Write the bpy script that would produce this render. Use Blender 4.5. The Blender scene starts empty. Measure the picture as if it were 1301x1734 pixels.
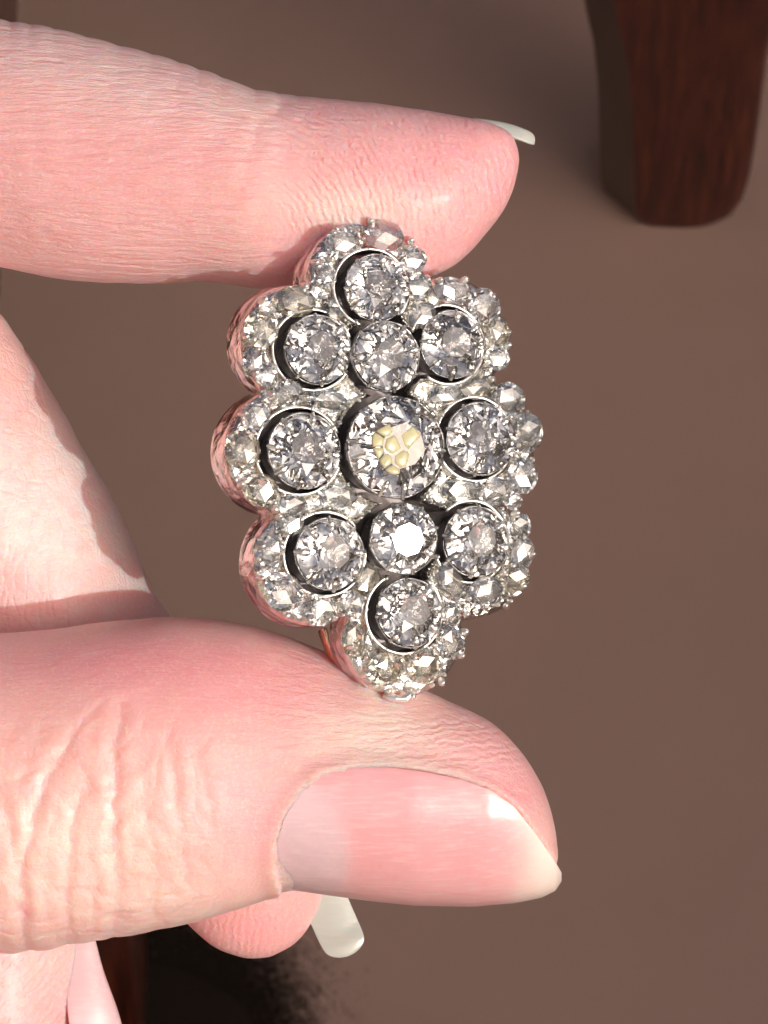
import bpy, bmesh, math, random
import numpy as np
from mathutils import Matrix, Vector, Quaternion
random.seed(7); rng = np.random.RandomState(7)
R = math.radians
S = bpy.context.scene
COL = S.collection

# ------------------------------------------------------------------ camera, sky, sun, exposure
# hand space: x right, y up the picture, z towards the lens, unit = 1 cm.  M carries it into the world (z up, floor at 0).
PITCH = R(55)                      # camera looks this far below the horizon
DCAM = 30.0                        # lens to jewel
DFLOOR = 90.0                      # jewel to floor along the view
H0 = DFLOOR * math.sin(PITCH)
M = Matrix(((1, 0, 0, 0),
            (0, math.sin(PITCH), -math.cos(PITCH), 0),
            (0, math.cos(PITCH), math.sin(PITCH), H0),
            (0, 0, 0, 1)))
PXC = 260.0                        # photograph pixels per cm at the jewel
cam = bpy.data.cameras.new('camera')
co = bpy.data.objects.new('camera', cam); COL.objects.link(co)
co.matrix_world = M @ Matrix.Translation((0, 0, DCAM))
cam.sensor_fit = 'VERTICAL'; cam.sensor_height = 24
cam.lens = 24 * DCAM / (1734 / PXC)
cam.clip_start = 0.5; cam.clip_end = 5000
cam.dof.use_dof = True
cam.dof.focus_distance = DCAM - 0.2
cam.dof.aperture_fstop = (cam.lens / 1000) / 0.062       # lens opening 0.6 mm across: jewel sharp, floor a little soft
S.camera = co

SUN_H = Vector((0.61, -0.17, 0.77)).normalized()     # towards the sun, in hand space
SUN_W = (M.to_3x3() @ SUN_H).normalized()
w = bpy.data.worlds.new('World'); S.world = w; w.use_nodes = True
nt = w.node_tree
sky = nt.nodes.new('ShaderNodeTexSky'); sky.sky_type = 'NISHITA'; sky.sun_disc = False
sky.sun_elevation = math.asin(SUN_W.z); sky.sun_rotation = math.atan2(SUN_W.x, SUN_W.y)
sky.air_density = 0.6; sky.dust_density = 9.0; sky.ozone_density = 0.3
nt.links.new(sky.outputs[0], nt.nodes['Background'].inputs[0])
nt.nodes['Background'].inputs[1].default_value = 0.14
sl = bpy.data.lights.new('sun', 'SUN'); sl.energy = 2.6; sl.angle = R(0.5); sl.color = (1.0, 0.94, 0.86)
so = bpy.data.objects.new('sun', sl); COL.objects.link(so)
so.rotation_euler = (-SUN_W).to_track_quat('-Z', 'Y').to_euler()
S.view_settings.view_transform = 'Standard'; S.view_settings.look = 'None'
S.view_settings.exposure = 0.0; S.view_settings.gamma = 1.0
S.render.engine = 'CYCLES'
cy = S.cycles
cy.max_bounces = 14; cy.transmission_bounces = 12; cy.glossy_bounces = 8; cy.diffuse_bounces = 4
cy.sample_clamp_indirect = 30.0; cy.sample_clamp_direct = 0; cy.caustics_reflective = True; cy.caustics_refractive = True
cy.blur_glossy = 0.0
cy.use_denoising = True

# ------------------------------------------------------------------ helpers
def P(px, py, z=0.0):
    """Point of hand space that the photograph shows at pixel (px, py), z cm in front of the jewel's plane."""
    k = (DCAM - z) / DCAM
    return Vector(((px - 650.5) / PXC * k, (867 - py) / PXC * k, z))

def link(o, parent=None, label=None, cat=None, kind=None, group=None):
    COL.objects.link(o)
    if parent is not None: o.parent = parent
    if label: o['label'] = label
    if cat: o['category'] = cat
    if kind: o['kind'] = kind
    if group: o['group'] = group
    return o

def mesh_from(name, vs, fs, mats=(), smooth=True):
    me = bpy.data.meshes.new(name)
    me.from_pydata([tuple(v) for v in vs], [], [tuple(f) for f in fs])
    me.update()
    for m in mats: me.materials.append(m)
    if smooth: me.polygons.foreach_set('use_smooth', [True] * len(me.polygons))
    return me

def bm_mesh(name, bm, mats=(), smooth=False):
    me = bpy.data.meshes.new(name); bm.to_mesh(me); bm.free()
    for m in mats: me.materials.append(m)
    if smooth: me.polygons.foreach_set('use_smooth', [True] * len(me.polygons))
    return me

class NT:
    def __init__(s, name):
        s.m = bpy.data.materials.new(name); s.m.use_nodes = True
        s.t = s.m.node_tree; s.b = s.t.nodes['Principled BSDF']
    def n(s, typ, **kw):
        nd = s.t.nodes.new(typ)
        for k, v in kw.items():
            if k in nd.inputs.keys() if isinstance(k, str) else False: nd.inputs[k].default_value = v
            else: setattr(nd, k, v)
        return nd
    def l(s, a, b): s.t.links.new(a, b)
    def math(s, op, a, b=None, clamp=False):
        nd = s.t.nodes.new('ShaderNodeMath'); nd.operation = op; nd.use_clamp = clamp
        for i, v in enumerate((a, b)):
            if v is None: continue
            if isinstance(v, (int, float)): nd.inputs[i].default_value = v
            else: s.l(v, nd.inputs[i])
        return nd.outputs[0]
    def mix(s, fac, a, b, typ='MIX'):
        nd = s.t.nodes.new('ShaderNodeMix'); nd.data_type = 'RGBA'; nd.blend_type = typ
        for sock, v in ((nd.inputs[0], fac), (nd.inputs[6], a), (nd.inputs[7], b)):
            if isinstance(v, (int, float)): sock.default_value = v
            elif isinstance(v, tuple): sock.default_value = (*v, 1) if len(v) == 3 else v
            else: s.l(v, sock)
        return nd.outputs[2]
    def noise(s, scale, detail=3, rough=0.55, vec=None, dist=0.0):
        nd = s.t.nodes.new('ShaderNodeTexNoise'); nd.inputs['Scale'].default_value = scale
        nd.inputs['Detail'].default_value = detail; nd.inputs['Roughness'].default_value = rough
        nd.inputs['Distortion'].default_value = dist
        if vec is not None: s.l(vec, nd.inputs['Vector'])
        return nd.outputs[0]
    def vor(s, scale, feature='DISTANCE_TO_EDGE', vec=None):
        nd = s.t.nodes.new('ShaderNodeTexVoronoi'); nd.feature = feature; nd.inputs['Scale'].default_value = scale
        if vec is not None: s.l(vec, nd.inputs['Vector'])
        return nd.outputs['Distance']
    def coord(s, scale=(1, 1, 1), rot=(0, 0, 0)):
        tc = s.t.nodes.new('ShaderNodeTexCoord'); mp = s.t.nodes.new('ShaderNodeMapping')
        s.l(tc.outputs['Object'], mp.inputs[0]); mp.inputs['Scale'].default_value = scale; mp.inputs['Rotation'].default_value = rot
        return mp.outputs[0]
    def attr(s, name):
        nd = s.t.nodes.new('ShaderNodeAttribute'); nd.attribute_name = name; return nd
    def ramp(s, fac, stops):
        nd = s.t.nodes.new('ShaderNodeValToRGB'); cr = nd.color_ramp
        while len(cr.elements) < len(stops): cr.elements.new(0.5)
        for e, (p, c) in zip(cr.elements, stops):
            e.position = p; e.color = (*c, 1) if len(c) == 3 else c
        s.l(fac, nd.inputs[0]); return nd.outputs[0]
    def bump(s, h, strength, dist, prev=None):
        nd = s.t.nodes.new('ShaderNodeBump'); nd.inputs['Strength'].default_value = strength; nd.inputs['Distance'].default_value = dist
        s.l(h, nd.inputs['Height'])
        if prev is not None: s.l(prev, nd.inputs['Normal'])
        return nd.outputs[0]
    def set(s, **kw):
        for k, v in kw.items():
            k = k.replace('_', ' ')
            if isinstance(v, tuple) and len(v) == 3 and k in ('Base Color', 'Specular Tint', 'Transmission Color'): v = (*v, 1)
            s.b.inputs[k].default_value = v

# ------------------------------------------------------------------ materials
def skin_material():
    s = NT('skin')
    tint = s.attr('tint')
    v = s.coord()
    mott = s.noise(7, 4, 0.6, v)
    fine = s.noise(38, 3, 0.6, v); spots = s.noise(3.2, 5, 0.65, v)
    c = s.mix(s.math('MULTIPLY', s.math('SUBTRACT', mott, 0.42, True), 1.3, True), tint.outputs['Color'], (0.80, 0.40, 0.36))
    c = s.mix(s.math('MULTIPLY', s.math('SUBTRACT', fine, 0.5, True), 1.4, True), c, (0.90, 0.72, 0.62))
    c = s.mix(s.math('MULTIPLY', s.math('SUBTRACT', spots, 0.50, True), 2.2, True), c, (0.84, 0.46, 0.46))
    s.l(c, s.b.inputs['Base Color'])
    s.set(Subsurface_Weight=0.85, Subsurface_Scale=0.40, Roughness=0.42, IOR=1.42, Specular_IOR_Level=0.5)
    s.b.inputs['Subsurface Radius'].default_value = (1.0, 0.19, 0.09)
    s.b.subsurface_method = 'RANDOM_WALK'
    # relief: friction ridges, crackle and fine noise, each weighted by what the skin is there
    ph = s.attr('ridge').outputs['Fac']; rw = s.attr('ridge_w').outputs['Fac']; cw = s.attr('crackle_w').outputs['Fac']
    wob = s.noise(9, 3, 0.6, v)
    brk = s.math('MULTIPLY', s.math('SUBTRACT', s.noise(16, 3, 0.6, v), 0.34, True), 3.2, True)
    sn = s.math('SINE', s.math('MULTIPLY', s.math('ADD', ph, s.math('MULTIPLY', wob, 0.09)), 2 * math.pi / 0.047))
    ridge = s.math('MULTIPLY', s.math('MULTIPLY', sn, rw), brk)
    vd = s.t.nodes.new('ShaderNodeTexCoord'); 
    def crackle(scale, sc, rot):
        mp = s.coord(sc, rot)
        ad = s.t.nodes.new('ShaderNodeVectorMath'); ad.operation = 'MULTIPLY_ADD'
        nz = s.t.nodes.new('ShaderNodeTexNoise'); nz.inputs['Scale'].default_value = 6; s.l(mp, nz.inputs['Vector'])
        s.l(nz.outputs[1], ad.inputs[0]); ad.inputs[1].default_value = (0.06, 0.06, 0.06); s.l(mp, ad.inputs[2])
        d = s.vor(scale, vec=ad.outputs[0])
        return s.math('MINIMUM', s.math('MULTIPLY', d, 7.0), 1.0)
    k1 = s.math('MULTIPLY', crackle(11, (1, 0.55, 1), (0, 0, R(20))), cw)
    k2 = s.math('MULTIPLY', crackle(20, (0.5, 1, 1), (0, 0, R(-12))), cw)
    lines = s.noise(24, 4, 0.7, s.coord((0.13, 1.0, 1.0), (0, 0, R(-3))), 0.3)
    k0 = s.math('MULTIPLY', crackle(4.2, (1, 0.75, 1), (0, 0, R(35))), s.attr('fold_w').outputs['Fac'])
    b = s.bump(k0, 0.40, 0.012)
    b = s.bump(k1, 0.30, 0.007, b)
    b = s.bump(k2, 0.26, 0.005, b)
    b = s.bump(ridge, 1.0, 0.0065, b)
    lw = s.attr('line_w').outputs['Fac']
    b = s.bump(s.math('MULTIPLY', lines, lw), 1.0, 0.050, b)
    b = s.bump(s.noise(55, 3, 0.7, v), 0.5, 0.010, b)
    s.l(b, s.b.inputs['Normal'])
    ro = s.math('ADD', 0.30, s.math('MULTIPLY', s.noise(30, 2, 0.6, v), 0.16))
    s.l(ro, s.b.inputs['Roughness'])
    s.set(Coat_Weight=0.22, Coat_Roughness=0.30)
    return s.m

def nail_material(name, use_attr):
    s = NT(name)
    v = s.coord((0.35, 3.0, 3.0))
    st = s.noise(14, 3, 0.5, v)
    if use_attr:
        base = s.attr('tint').outputs['Color']
    else:
        rgb = s.t.nodes.new('ShaderNodeRGB'); rgb.outputs[0].default_value = (0.60, 0.61, 0.56, 1); base = rgb.outputs[0]
    c = s.mix(s.math('MULTIPLY', s.math('SUBTRACT', st, 0.5, True), 1.2, True), base, (0.88, 0.72, 0.68))
    s.l(c, s.b.inputs['Base Color'])
    s.set(Subsurface_Weight=0.7, Subsurface_Scale=0.05, Roughness=0.34, IOR=1.5, Coat_Weight=0.6, Coat_Roughness=0.26)
    s.b.inputs['Subsurface Radius'].default_value = (1.0, 0.5, 0.4)
    b = s.bump(st, 0.25, 0.006)
    b = s.bump(s.noise(5, 3, 0.5, s.coord()), 0.5, 0.02, b)
    s.l(b, s.b.inputs['Normal'])
    if not use_attr:
        s.set(Transmission_Weight=0.25)
    return s.m

def silver_material(name, col, rough, bmp=0.5, scale=22, dark=0.35):
    s = NT(name)
    v = s.coord()
    n1 = s.noise(scale, 4, 0.6, v); vv = s.vor(scale * 0.7, 'F1', v)
    tar = s.math('MULTIPLY', s.math('SUBTRACT', s.noise(9, 5, 0.65, v), 0.48, True), 4.0 * dark, True)
    c = s.mix(tar, col, tuple(x * 0.35 for x in col)); s.l(c, s.b.inputs['Base Color'])
    s.set(Metallic=1.0)
    s.l(s.math('ADD', rough, s.math('MULTIPLY', n1, 0.14)), s.b.inputs['Roughness'])
    b = s.bump(vv, bmp, 0.02); b = s.bump(n1, bmp, 0.02, b); s.l(b, s.b.inputs['Normal'])
    return s.m

def diamond_material(name, col, rough=0.0, foil=0.04, milk=0.015):
    m = bpy.data.materials.new(name); m.use_nodes = True; t = m.node_tree
    t.nodes.remove(t.nodes['Principled BSDF'])
    g = t.nodes.new('ShaderNodeBsdfGlass'); g.inputs['Color'].default_value = (*col, 1); g.inputs['IOR'].default_value = 2.2
    g.inputs['Roughness'].default_value = rough
    gl = t.nodes.new('ShaderNodeBsdfGlossy'); gl.inputs['Color'].default_value = (*[c * .95 for c in col], 1); gl.inputs['Roughness'].default_value = 0.10
    mx = t.nodes.new('ShaderNodeMixShader'); mx.inputs[0].default_value = foil
    t.links.new(g.outputs[0], mx.inputs[1]); t.links.new(gl.outputs[0], mx.inputs[2])
    df = t.nodes.new('ShaderNodeBsdfDiffuse'); df.inputs['Color'].default_value = (*[c * .80 for c in col], 1)
    m2 = t.nodes.new('ShaderNodeMixShader'); m2.inputs[0].default_value = milk
    t.links.new(mx.outputs[0], m2.inputs[1]); t.links.new(df.outputs[0], m2.inputs[2])
    t.links.new(m2.outputs[0], t.nodes['Material Output'].inputs[0])
    return m

M_SKIN = skin_material()
M_NAIL = nail_material('thumbnail', True)
M_NAILT = nail_material('nail_tip', False)
M_SILVER = silver_material('old_silver', (0.80, 0.78, 0.74), 0.10, 1.0, 17, 0.55)
M_SIDE = silver_material('hammered_silver', (0.86, 0.80, 0.78), 0.10, 0.9, 13, 0.5)
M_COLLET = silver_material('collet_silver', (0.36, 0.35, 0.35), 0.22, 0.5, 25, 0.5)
M_BEAD = silver_material('bead_silver', (0.96, 0.94, 0.90), 0.24, 0.15, 40, 0.05)
M_DARK = silver_material('gap_shade_silver', (0.17, 0.15, 0.15), 0.38, 0.3, 20, 0.5)  # darkened silver: the shade inside the gaps is put into the colour
M_GOLD = silver_material('rose_gold', (0.90, 0.58, 0.42), 0.16, 0.15, 30, 0.15)
M_DIA = [diamond_material('diamond', (0.955, 0.95, 0.945)), diamond_material('warm_diamond', (1.0, 0.97, 0.88)),
         diamond_material('grey_diamond', (0.93, 0.95, 0.93))]
M_ROSE = [diamond_material('rose_diamond', (1.0, 1.0, 1.0), 0, .10, .02), diamond_material('warm_rose_diamond', (1.0, 0.99, 0.95), 0, .10, .02), diamond_material('grey_rose_diamond', (0.985, 0.99, 0.985), 0, .10, .02)]
M_FOIL = silver_material('foil', (0.66, 0.635, 0.64), 0.04, 1.0, 8, 1.1)
M_YFOIL = silver_material('yellow_foil', (0.86, 0.80, 0.52), 0.34, 0.3, 8, 0.1)

# ------------------------------------------------------------------ floor and the furniture leg
def floor_material():
    s = NT('brown_floor'); v = s.coord()
    n = s.noise(0.16, 5, 0.62, v); f = s.noise(16, 4, 0.75, v)
    c = s.mix(n, (0.335, 0.215, 0.172), (0.415, 0.268, 0.218))
    c = s.mix(s.math('MULTIPLY', s.math('SUBTRACT', f, 0.45, True), 1.2, True), c, (0.46, 0.30, 0.24))
    s.l(c, s.b.inputs['Base Color']); s.set(Roughness=0.75, Specular_IOR_Level=0.25)
    s.l(s.bump(f, 0.6, 0.08), s.b.inputs['Normal'])
    return s.m
fl = mesh_from('floor', [(-2500, -2500, 0), (2500, -2500, 0), (2500, 2500, 0), (-2500, 2500, 0)], [(0, 1, 2, 3)], [floor_material()], False)
link(bpy.data.objects.new('floor', fl), kind='structure')

CW = M @ Vector((0, 0, DCAM))
def ray_world(px, py):
    return ((M @ P(px, py, 0)) - CW).normalized()
def on_floor(px, py):
    d = ray_world(px, py); return CW + d * (-CW.z / d.z)
def on_plane_y(px, py, y0):
    d = ray_world(px, py); return CW + d * ((y0 - CW.y) / d.y)

def wood_material():
    s = NT('dark_red_wood')
    v = s.coord((1.0, 1.0, 0.09), (0, R(3), 0))
    g = s.noise(5.5, 6, 0.62, v, 0.4); g2 = s.noise(1.2, 3, 0.5, v)
    gg = s.ramp(s.math('ADD', s.math('MULTIPLY', g, 0.75), s.math('MULTIPLY', g2, 0.25)),
                [(0.34, (0.022, 0.0045, 0.0025)), (0.50, (0.060, 0.0115, 0.0055)), (0.70, (0.13, 0.030, 0.013))])
    s.l(gg, s.b.inputs['Base Color']); s.set(Roughness=0.42, Specular_IOR_Level=0.35, Coat_Weight=0.6, Coat_Roughness=0.28)
    s.l(s.bump(g, 0.3, 0.03), s.b.inputs['Normal'])
    return s.m
M_WOOD = wood_material()

foot = on_floor(1150, 385); Y0 = foot.y
def leg_mesh():
    prof = [(386, 1108, 1204), (380, 1092, 1226), (368, 1080, 1246), (345, 1077, 1262), (310, 1076, 1272), (250, 1075, 1283), (190, 1073, 1291), (120, 1066, 1300), (60, 1053, 1312),
            (0, 1039, 1326), (-120, 1012, 1356), (-400, 985, 1400), (-900, 960, 1440)]
    chl = [(386, 0.25), (380, 0.5), (368, 0.75), (345, 0.90)]
    vs = []; fs = []; n = 0
    for i, (py, xl, xr) in enumerate(prof):
        a = on_plane_y(xl, py, Y0); b = on_plane_y(xr, py, Y0); h = a.z if i else 0.0
        ch = {0: 0.80, 1: 0.86, 2: 0.9}.get(i, 0.92)
        if py < 60: ch = 0.80
        r = 0.35
        L, Rr = a.x, b.x
        pts = [(L, Y0 + 0.0), (L * .75 + Rr * .25, Y0 - .03), ((L + Rr) / 2, Y0 - .05), (L * .25 + Rr * .75, Y0 - .03), (Rr - r, Y0), (Rr - r * .3, Y0 + r * .3), (Rr, Y0 + r), (Rr, Y0 + 3.0), (L - ch, Y0 + 3.0), (L - ch, Y0 + ch * 1.05), (L - ch + .08, Y0 + ch * .98), (L - .06, Y0 + .05)]
        n = len(pts)
        for p in pts: vs.append((p[0], p[1], h))
        if i:
            for k in range(n):
                a0 = (i - 1) * n + k; a1 = (i - 1) * n + (k + 1) % n
                fs.append((a0, a1, a1 + n, a0 + n))
    fs.append(tuple(range(n - 1, -1, -1))); fs.append(tuple((len(prof) - 1) * n + k for k in range(n)))
    return vs, fs
vs, fs = leg_mesh()
top_z = vs[-1][2]
org = Vector((foot.x, Y0, 0))
chair = bpy.data.objects.new('wooden_chair', None); chair.location = org
link(chair, label='dark reddish brown wooden furniture leg standing on the brown floor', cat='chair')
grey_sheen = NT('wood_side_reflection'); grey_sheen.l(grey_sheen.mix(grey_sheen.noise(1.5, 4, .6, grey_sheen.coord((1, 1, .3))), (0.075, 0.048, 0.040), (0.11, 0.072, 0.060)), grey_sheen.b.inputs['Base Color']); grey_sheen.set(Roughness=0.6)  # same wood, coloured greyer to stand in for the reflection on the chamfer
me = mesh_from('leg', [Vector(v) - org for v in vs], fs, [M_WOOD, grey_sheen.m], False)
me.polygons.foreach_set('material_index', [1 if (k < len(fs) - 2 and k % 12 in (8, 9, 10)) else 0 for k in range(len(fs))])
leg = link(bpy.data.objects.new('leg', me), chair)
md = leg.modifiers.new('bevel', 'BEVEL'); md.width = 0.12; md.segments = 3; md.limit_method = 'ANGLE'; md.angle_limit = R(30)
md.harden_normals = False
me.polygons.foreach_set('use_smooth', [True] * len(me.polygons))

# the rest of that chair and its neighbours, beyond the frame
def box(name, a, b, mats, parent, origin, bev=.3):
    bm = bmesh.new(); bmesh.ops.create_cube(bm, size=1.0)
    for v in bm.verts:
        v.co = Vector([((a[i] + b[i]) / 2 + v.co[i] * (b[i] - a[i])) for i in range(3)]) - origin
    o = link(bpy.data.objects.new(name, bm_mesh(name, bm, mats)), parent)
    m_ = o.modifiers.new('bevel', 'BEVEL'); m_.width = bev; m_.segments = 2
    return o
SX, SY = org.x + 1.0, org.y
box('seat', (SX - 1, SY - 1, 42), (SX + 40, SY + 38, 46), [M_WOOD], chair, org, .8)
box('leg', (SX + 36, SY, 0), (SX + 39, SY + 3, 42), [M_WOOD], chair, org); box('leg', (SX + 36, SY + 34, 0), (SX + 39, SY + 37, 42), [M_WOOD], chair, org)
box('leg', (SX, SY + 34, 0), (SX + 3, SY + 37, 42), [M_WOOD], chair, org)
# low cabinet on the left, its near foot shows in the lower left corner
fa = on_floor(245, 1760)
cab = bpy.data.objects.new('wooden_cabinet', None); corg = Vector((fa.x, fa.y, 0)); cab.location = corg
link(cab, label='dark wooden cabinet foot in deep shade at the lower left corner', cat='cabinet')
box('leg', (fa.x - 3.2, fa.y - 1, 0), (fa.x, fa.y + 2.4, 9.5), [M_WOOD], cab, corg, .25)
box('leg', (fa.x - 5.5, fa.y + 40, 0), (fa.x - 2.5, fa.y + 43, 9.5), [M_WOOD], cab, corg, .25)
box('body', (fa.x - 45, fa.y - 40, 9.0), (fa.x - 3.6, fa.y + 44, 85), [M_WOOD], cab, corg, .3)
def added_wall_material():
    s = NT('cream_wall'); v = s.coord(); n = s.noise(0.05, 5, 0.6, v)
    s.l(s.mix(n, (0.62, 0.57, 0.46), (0.72, 0.66, 0.52)), s.b.inputs['Base Color']); s.set(Roughness=0.9); s.l(s.bump(s.noise(1.2, 4, .7, v), .5, .5), s.b.inputs['Normal']); return s.m
wl = bpy.data.objects.new('added_bounce_wall', None); wl.location = (-260, 0, 0); link(wl, label='unseen cream wall added for fill light and pale reflections', cat='wall')  # unseen wall, added to bounce sunlight and give the stones pale reflections
box('wall', (-280, -500, 0), (-260, 500, 270), [added_wall_material()], wl, Vector((-260, 0, 0)), 1)  # body of the added unseen bounce wall

# soft floor shadow built as a dark patch: a low pad and thousands of fibres that thin out at its edge
mc = NT('shadow_fibre'); mc.set(Base_Color=(0.016, 0.011, 0.008), Roughness=0.95, Specular_IOR_Level=0.05)
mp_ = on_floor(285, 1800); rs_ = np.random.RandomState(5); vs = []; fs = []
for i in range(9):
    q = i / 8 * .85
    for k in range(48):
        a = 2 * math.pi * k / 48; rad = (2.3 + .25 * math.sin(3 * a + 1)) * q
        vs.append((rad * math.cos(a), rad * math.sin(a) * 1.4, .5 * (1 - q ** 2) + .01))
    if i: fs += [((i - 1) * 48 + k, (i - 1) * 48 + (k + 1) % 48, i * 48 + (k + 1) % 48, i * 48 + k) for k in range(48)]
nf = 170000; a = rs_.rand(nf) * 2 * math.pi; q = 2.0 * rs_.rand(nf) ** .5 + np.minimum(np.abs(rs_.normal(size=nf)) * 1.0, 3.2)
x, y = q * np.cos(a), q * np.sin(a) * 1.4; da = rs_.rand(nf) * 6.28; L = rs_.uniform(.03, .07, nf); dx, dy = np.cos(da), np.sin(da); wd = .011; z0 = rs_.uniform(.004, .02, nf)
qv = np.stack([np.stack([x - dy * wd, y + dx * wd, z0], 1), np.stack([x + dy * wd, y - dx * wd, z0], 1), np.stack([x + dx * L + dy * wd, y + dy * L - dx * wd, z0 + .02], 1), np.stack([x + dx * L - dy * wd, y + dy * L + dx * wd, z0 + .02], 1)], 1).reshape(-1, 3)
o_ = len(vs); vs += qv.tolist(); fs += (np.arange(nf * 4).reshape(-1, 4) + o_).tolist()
shadow_patch_ = bpy.data.objects.new('wool_mat', mesh_from('wool_mat', vs, fs, [mc.m])); shadow_patch_.location = (mp_.x, mp_.y, 0)  # not a real mat: soft floor shadow built as a fibre patch
link(shadow_patch_, label='soft black floor shadow built as a fibre patch below the middle fingertip', cat='mat')

# unseen wall added towards the sun so its shade covers the floor, the hand is held above it
sh = Vector((SUN_W.x, SUN_W.y, 0)).normalized(); GD = 330.0; te = SUN_W.z / math.hypot(SUN_W.x, SUN_W.y)
gc = sh * GD; gh = 48 + te * GD; gs = Vector((-sh.y, sh.x, 0))
gw = bpy.data.objects.new('added_shade_wall', None); gw.location = gc; gw.rotation_euler = (0, 0, math.atan2(gs.y, gs.x)); link(gw, label='unseen cream wall added to shade the floor', cat='wall')
box('wall', (-450, -10, 0), (450, 10, gh), [added_wall_material()], gw, Vector((0, 0, 0)), 1)  # body of the added unseen shade wall

# ------------------------------------------------------------------ the hand
def smooth_interp(x, xs, ys):
    """monotone-ish cubic through the stations"""
    xs = np.asarray(xs, float); ys = np.asarray(ys, float); x = np.asarray(x, float)
    d = np.diff(ys) / np.diff(xs); m = np.zeros_like(ys)
    m[1:-1] = np.where(d[:-1] * d[1:] > 0, 2 * d[:-1] * d[1:] / (d[:-1] + d[1:] + 1e-12), 0); m[0] = d[0]; m[-1] = d[-1]
    i = np.clip(np.searchsorted(xs, x) - 1, 0, len(xs) - 2); h = xs[i + 1] - xs[i]; t = np.clip((x - xs[i]) / h, 0, 1)
    return ((1 + 2 * t) * (1 - t) ** 2 * ys[i] + t * (1 - t) ** 2 * h * m[i] + t * t * (3 - 2 * t) * ys[i + 1] + t * t * (t - 1) * h * m[i + 1])

NR = 72
class Tube:
    """slices: stations of (centre Vector, in-plane half width vector, depth half width)"""
    def __init__(s, cs, ws, bs, pw=2.0):
        s.c = np.array(cs); s.w = np.array(ws); s.b = np.array(bs); s.pw = pw
    def mesh(s):
        vs = []; fs = []; n = len(s.c)
        for i in range(n):
            for k in range(NR):
                a = 2 * math.pi * k / NR; ca, sa = math.cos(a), math.sin(a)
                e = 2 / s.pw
                ca = math.copysign(abs(ca) ** e, ca); sa = math.copysign(abs(sa) ** e, sa)
                vs.append(s.c[i] + s.w[i] * ca + np.array((0, 0, s.b[i])) * sa)
            if i:
                for k in range(NR):
                    fs.append(((i - 1) * NR + k, (i - 1) * NR + (k + 1) % NR, i * NR + (k + 1) % NR, i * NR + k))
        fs.append(tuple(range(NR - 1, -1, -1))); fs.append(tuple((n - 1) * NR + k for k in range(NR)))
        return vs, fs

def tube_xslices(tab, zt, bt, pw=2.0, steps=90, tip_round=True):
    xs = [t[0] for t in tab]; tp = [t[1] for t in tab]; bt_ = [t[2] for t in tab]
    u = np.linspace(0, 1, steps); xa = xs[0] + (xs[-1] - xs[0]) * (1 - (1 - u) ** 1.7)
    T = smooth_interp(xa, xs, tp); B = smooth_interp(xa, xs, bt_)
    Z = smooth_interp(xa, *zip(*zt)); D = smooth_interp(xa, *zip(*bt))
    cs = []; ws = []; bs = []
    for x, t, b, z, d in zip(xa, T, B, Z, D):
        p = P(x, (t + b) / 2, z); k = (DCAM - z) / DCAM
        cs.append(p); ws.append((0, (b - t) / 2 / PXC * k, 0)); bs.append(d)
    return Tube(cs, ws, bs, pw)

THUMB = [(-900, 1020, 2050), (-500, 1070, 1760), (-200, 1078, 1660), (0, 1072, 1615), (70, 1068, 1607), (150, 1056, 1593), (220, 1049, 1583), (300, 1045, 1568), (400, 1053, 1540),
         (480, 1076, 1517), (560, 1108, 1510), (640, 1138, 1514), (700, 1160, 1518), (760, 1188, 1520), (830, 1222, 1515), (880, 1270, 1504), (920, 1333, 1490), (937, 1382, 1478), (943, 1425, 1460)]
TH_Z = [(-900, -1.0), (-500, -0.7), (0, -0.50), (500, -0.42), (943, -0.42)]
TH_B = [(-900, 1.7), (-500, 1.25), (0, 1.02), (300, .93), (500, .80), (700, .70), (830, .60), (880, .50), (920, .33), (937, .19), (943, 0.05)]
INDEX = [(-900, -260, 520), (-500, -130, 430), (-200, -20, 430), (0, 33, 453), (85, 48, 470), (150, 64, 478), (250, 90, 481), (350, 121, 476), (430, 150, 488), (490, 161, 494),
         (560, 167, 496), (640, 175, 494), (700, 184, 487), (740, 190, 471), (800, 201, 424), (845, 214, 366), (868, 230, 326), (877, 250, 292), (880, 266, 270)]
IN_Z = [(-900, -1.9), (-500, -1.4), (0, -0.80), (400, -0.62), (880, -0.55)]
IN_B = [(-900, 1.05), (-500, .92), (0, .80), (430, .66), (640, .62), (740, .54), (800, .43), (845, .29), (868, .18), (880, .04)]
t_thumb = tube_xslices(THUMB, TH_Z, TH_B, 2.15)
t_index = tube_xslices(INDEX, IN_Z, IN_B, 2.0)

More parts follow.
